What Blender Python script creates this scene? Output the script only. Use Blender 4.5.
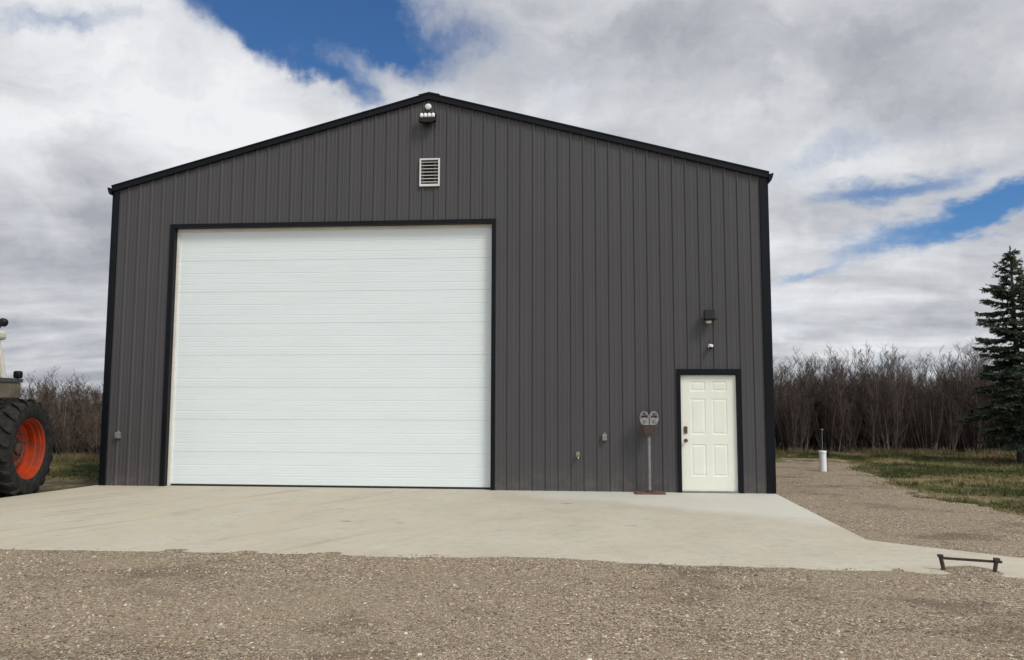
import bpy, bmesh, math, random
import numpy as np
from mathutils import Vector, Matrix

# ------------------------------------------------------------------ scene, camera, sky, sun
for o in list(bpy.data.objects):
    bpy.data.objects.remove(o, do_unlink=True)
S = bpy.context.scene
COL = S.collection
PI = math.pi
R = math.radians

F, YAW, PITCH, ROLL, CAMX, CAMD, CAMH, CY = 783.4, 0.0858, 0.0903, 0.0029, 8.9152, 14.0439, 1.5414, 332.24
def cam_axes():
    cy, sy = math.cos(YAW), math.sin(YAW); cp, sp = math.cos(PITCH), math.sin(PITCH)
    f = Vector((-sy*cp, cy*cp, sp)); r = Vector((cy, sy, 0)); u = r.cross(f)
    c, s = math.cos(ROLL), math.sin(ROLL)
    return r*c + u*s, u*c - r*s, f
RT, UP, FW = cam_axes()
cam = bpy.data.objects.new('camera', bpy.data.cameras.new('camera'))
COL.objects.link(cam)
cam.matrix_world = Matrix(((RT.x, UP.x, -FW.x, CAMX), (RT.y, UP.y, -FW.y, -CAMD), (RT.z, UP.z, -FW.z, CAMH), (0, 0, 0, 1)))
cam.data.sensor_width = 36.0
cam.data.lens = F*36.0/1024
cam.data.shift_y = (CY-330.0)/1024
cam.data.clip_end = 3000
cam.data.clip_start = 0.05
S.camera = cam
S.view_settings.view_transform = 'Standard'
S.view_settings.look = 'None'
S.view_settings.gamma = 1
S.view_settings.exposure = 0.17
S.view_settings.use_curve_mapping = False

SUN_EL, SUN_AZ = R(49), R(50)          # azimuth measured from the facade's normal (-Y) towards +X
sun_dir = Vector((math.sin(SUN_AZ)*math.cos(SUN_EL), -math.cos(SUN_AZ)*math.cos(SUN_EL), math.sin(SUN_EL)))
sl = bpy.data.lights.new('sun', 'SUN'); sl.energy = 2.1; sl.angle = R(18); sl.color = (1, 0.94, 0.85)
so = bpy.data.objects.new('sun', sl); COL.objects.link(so)
so.rotation_euler = sun_dir.to_track_quat('Z', 'Y').to_euler()

class NT:
    """small helper for building node trees"""
    def __init__(s, tree): s.t = tree; s.n = tree.nodes; s.l = tree.links
    def new(s, typ, **kw):
        n = s.n.new(typ)
        for k, v in kw.items(): setattr(n, k, v)
        return n
    def put(s, sock, v):
        if isinstance(v, bpy.types.NodeSocket): s.l.new(v, sock)
        elif v is not None:
            if isinstance(v, (tuple, list)) and sock.type == 'RGBA' and len(v) == 3: v = (*v, 1)
            sock.default_value = v
    def math(s, op, a, b=None, c=None, clamp=False):
        n = s.new('ShaderNodeMath', operation=op, use_clamp=clamp)
        for i, v in enumerate((a, b, c)): s.put(n.inputs[i], v)
        return n.outputs[0]
    def vec(s, op, a, b=None):
        n = s.new('ShaderNodeVectorMath', operation=op)
        s.put(n.inputs[0], a)
        if op == 'SCALE': s.put(n.inputs[3], b)
        else: s.put(n.inputs[1], b)
        return n.outputs['Value' if op in ('DOT_PRODUCT', 'LENGTH', 'DISTANCE') else 'Vector']
    def noise(s, vec, scale, detail=4, rough=0.55, dist=0.0, out='Fac'):
        n = s.new('ShaderNodeTexNoise'); s.put(n.inputs['Vector'], vec)
        n.inputs['Scale'].default_value = scale; n.inputs['Detail'].default_value = detail
        n.inputs['Roughness'].default_value = rough; n.inputs['Distortion'].default_value = dist
        return n.outputs[out]
    def ramp(s, v, a, b, lo=0.0, hi=1.0, smooth=True):
        n = s.new('ShaderNodeMapRange'); n.interpolation_type = 'SMOOTHSTEP' if smooth else 'LINEAR'
        n.clamp = True
        for i, x in enumerate((v, a, b, lo, hi)): s.put(n.inputs[i], x)
        return n.outputs[0]
    def mix(s, f, a, b, blend='MIX'):
        n = s.new('ShaderNodeMix', data_type='RGBA', blend_type=blend)
        s.put(n.inputs[0], f); s.put(n.inputs[6], a); s.put(n.inputs[7], b)
        return n.outputs[2]
    def comb(s, x, y, z):
        n = s.new('ShaderNodeCombineXYZ')
        for i, v in enumerate((x, y, z)): s.put(n.inputs[i], v)
        return n.outputs[0]
    def sep(s, v):
        n = s.new('ShaderNodeSeparateXYZ'); s.put(n.inputs[0], v); return n.outputs

def build_sky():
    w = bpy.data.worlds.new('World'); S.world = w; w.use_nodes = True
    T = NT(w.node_tree); T.n.clear()
    out = T.new('ShaderNodeOutputWorld')
    sky = T.new('ShaderNodeTexSky', sky_type='NISHITA')
    sky.sun_disc = False; sky.sun_elevation = SUN_EL; sky.sun_rotation = PI - SUN_AZ
    sky.air_density = 1.0; sky.dust_density = 0.3; sky.ozone_density = 2.5
    bg = T.new('ShaderNodeBackground'); bg.inputs[1].default_value = 0.075
    T.l.new(T.mix(1.0, sky.outputs[0], (0.52, 0.85, 1.18), 'MULTIPLY'), bg.inputs[0])
    d = T.new('ShaderNodeTexCoord').outputs['Generated']
    n1 = T.noise(d, 4.5, 7, 0.6, out='Color')
    dist = T.vec('SCALE', T.vec('SUBTRACT', n1, (0.5, 0.5, 0.5)), 0.24)
    dd = T.vec('ADD', d, dist)
    n2 = T.noise(T.vec('MULTIPLY', d, (1, 1, 2.2)), 5.5, 8, 0.6, out='Color')
    ds = T.vec('ADD', d, T.vec('SCALE', T.vec('SUBTRACT', n2, (0.5, 0.5, 0.5)), 0.13))
    xyz = T.sep(d)
    z = T.math('ADD', T.math('MAXIMUM', xyz[2], 0.0), 0.16)
    pl = T.comb(T.math('DIVIDE', xyz[0], z), T.math('DIVIDE', xyz[1], z), 0.0)
    def blob(px, py, rx, ry, tilt=0.0, vecd=dd, a=0.10, b=1.25):
        c = (RT*((px-512)/F) - UP*((py-CY)/F) + FW).normalized()
        r0 = Vector((c.y, -c.x, 0)).normalized(); u0 = r0.cross(c)
        t = R(tilt)
        r = r0*math.cos(t) + u0*math.sin(t); u = u0*math.cos(t) - r0*math.sin(t)
        k = F*c.dot(FW)
        A = T.vec('DOT_PRODUCT', vecd, tuple(r*(k/rx))); off_a = c.dot(r)*k/rx
        B = T.vec('DOT_PRODUCT', vecd, tuple(u*(k/ry)))
        q = T.vec('LENGTH', T.comb(A, B, 0.0))
        front = T.ramp(T.vec('DOT_PRODUCT', d, tuple(c)), 0.1, 0.3)
        return T.math('MULTIPLY', T.ramp(q, a, b, 1.0, 0.0), front)
    def add(l, w_=None):
        o = None
        for v, k in l:
            v = T.math('MULTIPLY', v, k)
            o = v if o is None else T.math('ADD', o, v)
        return o
    holes = add([(blob(325, 8, 165, 66, -8), 1.45), (blob(385, 45, 50, 26, -35), .6), (blob(240, 30, 90, 26, -20), .5), (blob(330, 88, 45, 14, -20), .4),
                 (blob(950, 222, 110, 17, 10, ds), .98), (blob(1010, 206, 60, 14, 14, ds), .45), (blob(895, 190, 85, 15, 4, ds), .85), (blob(800, 266, 50, 9, 8, ds), .6),
                 (blob(15, -6, 100, 14), .55), (blob(345, 95, 70, 22, -25), .35), (blob(850, 150, 90, 18, 10), .4), (blob(905, 352, 60, 9, 0, ds), .35), (blob(830, 372, 70, 7, 0, ds), .3)])
    ctex = T.noise(pl, 1.55, 9, 0.58, 0.25)
    fine = T.noise(dd, 7.0, 8, 0.62)
    back = T.math('MULTIPLY', T.ramp(xyz[1], 0.05, -0.25), T.ramp(T.noise(pl, 0.8, 5), 0.52, 0.66))
    h = T.math('ADD', T.math('ADD', holes, T.math('MULTIPLY', back, 1.0)), T.math('MULTIPLY', T.math('SUBTRACT', fine, 0.5), 1.7))
    cover = T.ramp(h, 0.05, 1.25, 1.0, 0.0)
    bands = T.noise(T.vec('MULTIPLY', pl, (0.55, 1.0, 1.0)), 2.1, 7, 0.55, 0.3)
    tone = add([(blob(150, 110, 330, 130, -12, ds, 0.0, 1.3), .46), (blob(320, 180, 200, 90, 0, ds, 0.0, 1.2), .14),
                (blob(40, 250, 190, 80, 0, ds, 0.0, 1.2), -.22),
                (blob(740, 40, 260, 90, 0, ds, 0.0, 1.3), -.10), (blob(880, 60, 200, 120, 0, ds, 0.0, 1.3), .02),
                (blob(760, 90, 120, 50, 30, ds, 0.0, 1.2), .16), (blob(850, 300, 200, 50, 0, ds, 0.0, 1.2), .14), (blob(600, 150, 200, 60, 0, ds, 0.0, 1.2), -.02)])
    v = T.math('ADD', T.math('ADD', T.math('MULTIPLY', T.math('SUBTRACT', bands, 0.5), T.ramp(xyz[2], .06, .4, 2.2, 0.9)), T.math('MULTIPLY', T.math('SUBTRACT', ctex, 0.5), .9)), T.math('ADD', tone, 0.45))
    puff = T.noise(T.vec('MULTIPLY', dd, (1.0, 1.0, 1.9)), 4.2, 6, 0.55, 0.6)
    v = T.math('ADD', v, T.math('ADD', T.math('MULTIPLY', T.math('SUBTRACT', fine, 0.5), 0.7), T.math('MULTIPLY', T.math('SUBTRACT', puff, 0.5), 1.3)))
    cr = T.new('ShaderNodeValToRGB')
    e = cr.color_ramp.elements
    e[0].position = 0.0; e[0].color = (0.34, 0.355, 0.395, 1)
    e[1].position = 1.0; e[1].color = (0.77, 0.78, 0.80, 1)
    m = e.new(0.45); m.color = (0.52, 0.535, 0.565, 1)
    T.put(cr.inputs[0], v)
    # clouds behind the viewer and around the sun are lit brighter
    sd = T.ramp(T.vec('DOT_PRODUCT', d, tuple(sun_dir)), 0.2, 1.0, 1.0, 2.1)
    cb = T.new('ShaderNodeBackground')
    T.put(cb.inputs[0], T.vec('SCALE', cr.outputs[0], sd)); cb.inputs[1].default_value = 1.0
    mx = T.new('ShaderNodeMixShader')
    T.put(mx.inputs[0], cover); T.l.new(bg.outputs[0], mx.inputs[1]); T.l.new(cb.outputs[0], mx.inputs[2])
    T.l.new(mx.outputs[0], out.inputs[0])
build_sky()

# ------------------------------------------------------------------ materials
def material(name, color, rough=0.6, metal=0.0, var=0.0, scale=8.0, color2=None, bump=0.0, bscale=60.0, spec=0.5, detail=5, stretch=(1, 1, 1)):
    m = bpy.data.materials.new(name); m.use_nodes = True
    T = NT(m.node_tree); b = T.n['Principled BSDF']
    b.inputs['Roughness'].default_value = rough; b.inputs['Metallic'].default_value = metal
    b.inputs['Specular IOR Level'].default_value = spec
    co = T.vec('MULTIPLY', T.new('ShaderNodeTexCoord').outputs['Object'], stretch)
    n = T.noise(co, scale, detail, 0.6)
    c2 = color2 or tuple(max(0, c*(1-var)) for c in color)
    T.put(b.inputs['Base Color'], T.mix(T.ramp(n, 0.35, 0.68), color, c2))
    if bump:
        bp = T.new('ShaderNodeBump'); bp.inputs['Strength'].default_value = 0.5; bp.inputs['Distance'].default_value = bump
        T.put(bp.inputs['Height'], T.noise(co, bscale, 4)); T.l.new(bp.outputs[0], b.inputs['Normal'])
    return m
M = {}
def siding_material():
    m = bpy.data.materials.new('charcoal siding'); m.use_nodes = True
    T = NT(m.node_tree); b = T.n['Principled BSDF']
    co = T.new('ShaderNodeTexCoord').outputs['Object']; p = T.sep(co)
    streak = T.noise(T.vec('MULTIPLY', co, (5, 1, 0.3)), 1.0, 5, 0.6)
    blot = T.noise(co, 0.8, 4)
    # each sheet of the cladding is 0.914 m wide and differs a touch from its neighbour
    sheet = T.new('ShaderNodeTexWhiteNoise', noise_dimensions='1D')
    T.put(sheet.inputs['W'], T.math('FLOOR', T.math('DIVIDE', p[0], 0.9144)))
    c = T.mix(T.ramp(streak, 0.3, 0.7), (0.056, 0.054, 0.0555), (0.063, 0.0605, 0.062))
    c = T.mix(T.ramp(blot, 0.4, 0.7, 0, .5), c, (0.053, 0.050, 0.054))
    c = T.mix(T.math('MULTIPLY', sheet.outputs['Value'], 0.25), c, (0.072, 0.068, 0.070))
    dust = T.math('MULTIPLY', T.ramp(p[2], 0.5, 0.0, 0, .35), T.ramp(T.noise(co, 5, 5), 0.3, 0.75))
    c = T.mix(dust, c, (0.16, 0.14, 0.12))
    T.put(b.inputs['Base Color'], c)
    b.inputs['Roughness'].default_value = 0.5; b.inputs['Specular IOR Level'].default_value = 0.4
    bp = T.new('ShaderNodeBump'); bp.inputs['Strength'].default_value = 0.25; bp.inputs['Distance'].default_value = 0.02
    T.put(bp.inputs['Height'], T.noise(T.vec('MULTIPLY', co, (3, 1, 0.7)), 1.0, 2)); T.l.new(bp.outputs[0], b.inputs['Normal'])
    return m
M['siding'] = siding_material()
M['trim'] = material('black trim', (0.006, 0.007, 0.010), 0.38, var=.3, scale=3, spec=.18)
M['roof'] = material('black roof metal', (0.007, 0.008, 0.011), 0.4, var=.3, scale=2, spec=.2)
M['door_white'] = material('white sectional door', (0.735, 0.80, 0.80), 0.45, var=.03, scale=1.5, stretch=(.5, 1, 3))
M['jamb'] = material('cream jamb', (0.74, 0.71, 0.64), 0.55, var=.12, scale=4)
M['entry_white'] = material('off white entry door', (0.79, 0.80, 0.70), 0.4, var=.05, scale=3)
M['rubber'] = material('black rubber', (0.018, 0.018, 0.018), 0.75, var=.4, scale=12)
M['dark_plastic'] = material('dark plastic', (0.008, 0.008, 0.009), 0.4, var=.2, spec=.25)
M['white_plastic'] = material('white plastic', (0.75, 0.75, 0.73), 0.4, var=.06)
M['lens'] = material('frosted lens', (0.80, 0.79, 0.76), 0.2, var=.06)
M['vent'] = material('white vent', (0.74, 0.73, 0.69), 0.45, var=.12, scale=10)
M['grey_box'] = material('grey cast box', (0.27, 0.26, 0.23), 0.5, metal=.2, var=.35, scale=25)
M['brass'] = material('brass', (0.42, 0.34, 0.20), 0.4, metal=.8, var=.4, scale=30)
M['bronze'] = material('aged bronze', (0.16, 0.12, 0.075), 0.4, metal=.7, var=.4, scale=20)
M['galv'] = material('galvanised steel', (0.26, 0.26, 0.26), 0.5, metal=.45, var=.3, scale=14)
M['rust'] = material('rusty steel', (0.070, 0.040, 0.031), 0.85, var=0, color2=(0.033, 0.023, 0.020), scale=22, bump=.003, bscale=120)
M['rust_plate'] = material('rusty plate', (0.17, 0.075, 0.05), 0.85, var=0, color2=(0.09, 0.045, 0.035), scale=16, bump=.003, bscale=120)
M['meter'] = material('meter casting', (0.33, 0.33, 0.33), 0.45, metal=.4, var=.4, scale=18)
M['dial'] = material('meter dial', (0.50, 0.48, 0.46), 0.4, color2=(0.30, 0.22, 0.21), scale=30)
M['pvc'] = material('white pvc', (0.78, 0.79, 0.79), 0.4, var=.08, scale=8)
M['tyre'] = material('tyre rubber', (0.010, 0.010, 0.011), 0.85, color2=(0.026, 0.023, 0.020), scale=9, bump=.004, bscale=60, spec=.25)
M['rim'] = material('orange rim paint', (0.37, 0.037, 0.007), 0.55, color2=(0.20, 0.038, 0.016), scale=5, spec=.25, detail=8)
M['hub_ring'] = material('dusty hub paint', (0.20, 0.050, 0.028), 0.75, color2=(0.10, 0.045, 0.032), scale=14, spec=.2)
M['hub'] = material('hub iron', (0.09, 0.035, 0.025), 0.7, color2=(0.035, 0.03, 0.028), scale=15)
M['cream'] = material('cream cab paint', (0.62, 0.59, 0.50), 0.45, var=.15, scale=5)
M['olive'] = material('weathered olive fender', (0.15, 0.132, 0.088), 0.7, color2=(0.085, 0.076, 0.055), scale=6)
M['orange_body'] = material('faded orange hood', (0.42, 0.06, 0.025), 0.5, color2=(0.33, 0.05, 0.025), scale=3)
M['plate_steel'] = material('worn tread plate', (0.16, 0.155, 0.15), 0.5, metal=.5, color2=(0.05, 0.05, 0.05), scale=40)
M['bark'] = material('grey brown bark', (0.22, 0.185, 0.155), 0.9, color2=(0.10, 0.078, 0.064), scale=2.5, stretch=(1, 1, .3))
M['twig'] = material('brown twigs', (0.094, 0.068, 0.055), 0.9, color2=(0.046, 0.032, 0.027), scale=1.6)
M['twig_red'] = material('reddish twigs', (0.135, 0.098, 0.074), 0.9, color2=(0.078, 0.056, 0.044), scale=1.6)
M['spruce_bark'] = material('spruce bark', (0.085, 0.062, 0.046), 0.95, color2=(0.045, 0.035, 0.028), scale=10, bump=.01, bscale=30)

def vary(m, lo, hi):
    T = NT(m.node_tree); b = T.n['Principled BSDF']; src = b.inputs['Base Color'].links[0].from_socket
    k = T.ramp(T.new('ShaderNodeObjectInfo').outputs['Random'], 0, 1, lo, hi, False)
    T.put(b.inputs['Base Color'], T.vec('SCALE', src, k))
for k_ in ('bark', 'twig', 'twig_red'): vary(M[k_], .5, 1.4)
def glass_material(name, col, tr):
    m = bpy.data.materials.new(name); m.use_nodes = True
    b = m.node_tree.nodes['Principled BSDF']
    b.inputs['Base Color'].default_value = (*col, 1); b.inputs['Roughness'].default_value = 0.03
    b.inputs['Transmission Weight'].default_value = tr; b.inputs['IOR'].default_value = 1.1
    return m
M['glass'] = glass_material('tinted glass', (0.35, 0.46, 0.42), .75)
M['clear_glass'] = glass_material('clear glass', (0.95, 0.95, 0.95), 1.0)

def blade_material(name, cols, scale=0.7):
    m = bpy.data.materials.new(name); m.use_nodes = True
    T = NT(m.node_tree); b = T.n['Principled BSDF']
    co = T.new('ShaderNodeTexCoord').outputs['Object']
    rnd = T.new('ShaderNodeNewGeometry').outputs['Random Per Island']
    n = T.noise(T.vec('MULTIPLY', co, (1, .8, 0)), scale, 5, 0.65)
    f = T.math('ADD', T.ramp(n, 0.385, 0.66), T.math('MULTIPLY', T.math('SUBTRACT', rnd, 0.5), 0.7))
    cr = T.new('ShaderNodeValToRGB'); e = cr.color_ramp.elements
    e[0].color = (*cols[0], 1); e[1].color = (*cols[-1], 1); e[0].position = .1; e[1].position = .95
    for i, c in enumerate(cols[1:-1]): e.new(.1+.85*(i+1)/(len(cols)-1)).color = (*c, 1)
    T.put(cr.inputs[0], f); T.put(b.inputs['Base Color'], cr.outputs[0])
    b.inputs['Roughness'].default_value = 0.8; b.inputs['Specular IOR Level'].default_value = 0.15
    return m
LAWN_COLS = [(0.052, 0.068, 0.020), (0.092, 0.100, 0.034), (0.18, 0.158, 0.070), (0.31, 0.255, 0.135)]
M['blades'] = blade_material('grass blades', LAWN_COLS, 0.55)
M['straw'] = blade_material('straw', [(0.09, 0.075, 0.04), (0.17, 0.135, 0.07), (0.26, 0.21, 0.12)], 0.9)
M['needles'] = blade_material('spruce needles', [(0.034, 0.052, 0.034), (0.066, 0.090, 0.058), (0.14, 0.155, 0.10)], 2.5)

def lawn_material():
    m = bpy.data.materials.new('lawn soil'); m.use_nodes = True
    T = NT(m.node_tree); b = T.n['Principled BSDF']
    co = T.new('ShaderNodeTexCoord').outputs['Object']
    n = T.noise(T.vec('MULTIPLY', co, (1, .8, 0)), 0.55, 5, 0.65)
    f = T.math('ADD', T.ramp(n, 0.385, 0.66), T.math('MULTIPLY', T.math('SUBTRACT', T.noise(co, 14, 6, .7), 0.5), 1.2))
    cr = T.new('ShaderNodeValToRGB'); e = cr.color_ramp.elements
    e[0].color = (0.052, 0.058, 0.021, 1); e[1].color = (0.235, 0.195, 0.105, 1); e[0].position = .1; e[1].position = .95
    e.new(.45).color = (0.098, 0.096, 0.040, 1)
    T.put(cr.inputs[0], f); c = cr.outputs[0]
    # bare soil under and beside the thickets
    c = T.mix(T.ramp(T.noise(co, 0.5, 5, .65), 0.52, 0.64, 0, .6), c, (0.12, 0.092, 0.062))
    T.put(b.inputs['Base Color'], c)
    b.inputs['Roughness'].default_value = 0.95; b.inputs['Specular IOR Level'].default_value = 0.1
    bp = T.new('ShaderNodeBump'); bp.inputs['Distance'].default_value = 0.05
    T.put(bp.inputs['Height'], T.noise(co, 22, 5, .7)); T.l.new(bp.outputs[0], b.inputs['Normal'])
    return m
M['lawn'] = lawn_material()

def stone_ramp(T, v):
    cr = T.new('ShaderNodeValToRGB'); e = cr.color_ramp.elements
    cols = [(0.0, (0.045, 0.037, 0.031)), (.18, (0.13, 0.10, 0.075)), (.38, (0.32, 0.25, 0.178)), (.52, (0.17, 0.14, 0.112)), (.66, (0.36, 0.30, 0.228)),
            (.80, (0.46, 0.41, 0.345)), (.90, (0.24, 0.14, 0.095)), (1.0, (0.74, 0.72, 0.67))]
    e[0].position = 0; e[0].color = (*cols[0][1], 1); e[1].position = 1; e[1].color = (*cols[-1][1], 1)
    for p, c in cols[1:-1]: e.new(p).color = (*c, 1)
    T.put(cr.inputs[0], v); return T.mix(1.0, cr.outputs[0], (0.96, 0.945, 0.86), 'MULTIPLY')
def gravel_material():
    m = bpy.data.materials.new('gravel'); m.use_nodes = True
    T = NT(m.node_tree); b = T.n['Principled BSDF']
    co = T.new('ShaderNodeTexCoord').outputs['Object']
    co2 = T.vec('ADD', co, T.vec('SCALE', T.noise(co, 30, 2, out='Color'), 0.02))
    def vor(scale, feat='F1'):
        v = T.new('ShaderNodeTexVoronoi'); v.feature = feat; T.put(v.inputs['Vector'], co2); v.inputs['Scale'].default_value = scale
        return v
    v1, v2 = vor(48), vor(95)
    r1 = T.sep(v1.outputs['Color'])[0]; r2 = T.sep(v2.outputs['Color'])[1]
    c1, c2 = stone_ramp(T, r1), stone_ramp(T, r2)
    pick = T.ramp(T.noise(co, 9, 5, .7), 0.45, 0.55)
    c = T.mix(pick, c1, c2)
    fines = T.ramp(T.noise(T.vec('MULTIPLY', co, (.6, 1.0, 1)), 0.8, 7, .66), 0.40, 0.64, 0, .72)   # sand and fines between the stones
    fines = T.math('MULTIPLY', fines, T.ramp(T.noise(co, 26, 4, .7), 0.35, 0.62, .45, 1))
    c = T.mix(fines, c, (0.285, 0.233, 0.158))
    damp = T.ramp(T.noise(T.vec('MULTIPLY', co, (.8, 1.15, 1)), 0.8, 7, .66), 0.52, 0.68, 0, .66)
    c = T.mix(damp, c, (0.100, 0.075, 0.052))
    rusty = T.ramp(T.noise(T.vec('ADD', co, (31, 7, 0)), 1.3, 4, .6), 0.6, 0.75, 0, .35)
    c = T.mix(rusty, c, (0.28, 0.20, 0.11))
    # to the left of the building the yard is bare dark dirt
    p = T.sep(co)
    left = T.math('MULTIPLY', T.ramp(T.math('ADD', p[0], T.math('MULTIPLY', p[1], -0.17)), -0.5, -0.05, 1, 0), T.ramp(p[1], -6.0, -5.0))
    c = T.mix(T.math('MULTIPLY', left, .85), c, T.mix(T.ramp(T.noise(co, 3, 6, .65), .4, .62), (0.046, 0.033, 0.025), (0.105, 0.076, 0.055)))
    T.put(b.inputs['Base Color'], c)
    b.inputs['Roughness'].default_value = 0.92; b.inputs['Specular IOR Level'].default_value = 0.2
    hgt = T.math('SUBTRACT', 1.0, T.math('ADD', T.math('MULTIPLY', v1.outputs['Distance'], 0.7), T.math('MULTIPLY', v2.outputs['Distance'], 0.4)))
    bp = T.new('ShaderNodeBump'); bp.inputs['Strength'].default_value = 0.9; bp.inputs['Distance'].default_value = 0.022
    T.put(bp.inputs['Height'], T.math('ADD', hgt, T.math('MULTIPLY', T.noise(co, 3, 5, .6), .9)))
    T.l.new(bp.outputs[0], b.inputs['Normal'])
    return m
M['gravel'] = gravel_material()
def stones_material():
    m = bpy.data.materials.new('loose stones'); m.use_nodes = True
    T = NT(m.node_tree); b = T.n['Principled BSDF']
    rnd = T.new('ShaderNodeNewGeometry').outputs['Random Per Island']
    T.put(b.inputs['Base Color'], T.mix(.22, stone_ramp(T, rnd), (0.30, 0.245, 0.18)))
    b.inputs['Roughness'].default_value = 0.85; b.inputs['Specular IOR Level'].default_value = 0.25
    return m
M['stones'] = stones_material()

def concrete_material():
    m = bpy.data.materials.new('concrete'); m.use_nodes = True
    T = NT(m.node_tree); b = T.n['Principled BSDF']
    co = T.new('ShaderNodeTexCoord').outputs['Object']; p = T.sep(co)
    n = T.noise(co, 1.1, 7, .6)
    c = T.mix(T.ramp(n, .3, .7), (0.49, 0.46, 0.38), (0.42, 0.39, 0.31))
    fine = T.noise(co, 60, 4, .7)
    c = T.mix(T.ramp(fine, .35, .7, 0, .42), c, (0.24, 0.22, 0.18))
    mott = T.noise(T.vec('MULTIPLY', co, (1, 1.2, 1)), 7.5, 6, .7)
    c = T.mix(T.ramp(mott, .42, .70, 0, .40), c, (0.27, 0.24, 0.18))
    c = T.mix(T.ramp(T.noise(T.vec('ADD', co, (13, 5, 0)), 2.3, 6, .65), .52, .70, 0, .40), c, (0.30, 0.265, 0.20))
    # drive-in dust tracks fan out from the big door; near the entry door the slab stays clean and pale
    wob = T.math('MULTIPLY', T.math('SUBTRACT', T.noise(co, .8, 4), .5), 1.2)
    edge = T.math('ADD', T.math('ADD', p[1], T.math('MULTIPLY', T.math('SUBTRACT', p[0], 7.6), .62)), wob)
    clean = T.math('MULTIPLY', T.ramp(edge, -.9, .0), T.ramp(p[0], 6.5, 8.6))
    dustn = T.ramp(T.noise(T.vec('MULTIPLY', co, (1.8, .35, 1)), 1.0, 6, .6), .34, .7)
    dust = T.math('MULTIPLY', dustn, T.ramp(p[0], 12, 3, .35, .95))
    c = T.mix(T.math('MULTIPLY', dust, T.math('SUBTRACT', 1.0, clean)), c, (0.43, 0.38, 0.285))
    c = T.mix(T.math('MULTIPLY', clean, .7), c, (0.50, 0.49, 0.435))
    rot = T.new('ShaderNodeVectorRotate'); rot.rotation_type = 'Z_AXIS'; rot.inputs['Angle'].default_value = R(-64); T.put(rot.inputs['Vector'], co)
    tr = T.ramp(T.noise(T.vec('MULTIPLY', rot.outputs[0], (.35, 4.5, 1)), .8, 6, .62), .53, .70, 0, .45)
    c = T.mix(T.math('MULTIPLY', tr, T.ramp(p[0], 9, 4)), c, (0.20, 0.165, 0.125))
    spots = T.new('ShaderNodeTexVoronoi'); T.put(spots.inputs['Vector'], T.vec('MULTIPLY', co, (.9, 2.2, 1))); spots.inputs['Scale'].default_value = .55
    sp = T.ramp(T.math('ADD', spots.outputs['Distance'], T.math('MULTIPLY', T.noise(co, 12, 4), .08)), .075, .10, .65, 0)
    c = T.mix(sp, c, (0.13, 0.12, 0.10))
    T.put(b.inputs['Base Color'], c)
    b.inputs['Roughness'].default_value = 0.85; b.inputs['Specular IOR Level'].default_value = 0.3
    bp = T.new('ShaderNodeBump'); bp.inputs['Strength'].default_value = .5; bp.inputs['Distance'].default_value = .004
    T.put(bp.inputs['Height'], T.math('ADD', fine, n)); T.l.new(bp.outputs[0], b.inputs['Normal'])
    return m
M['concrete'] = concrete_material()

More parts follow.
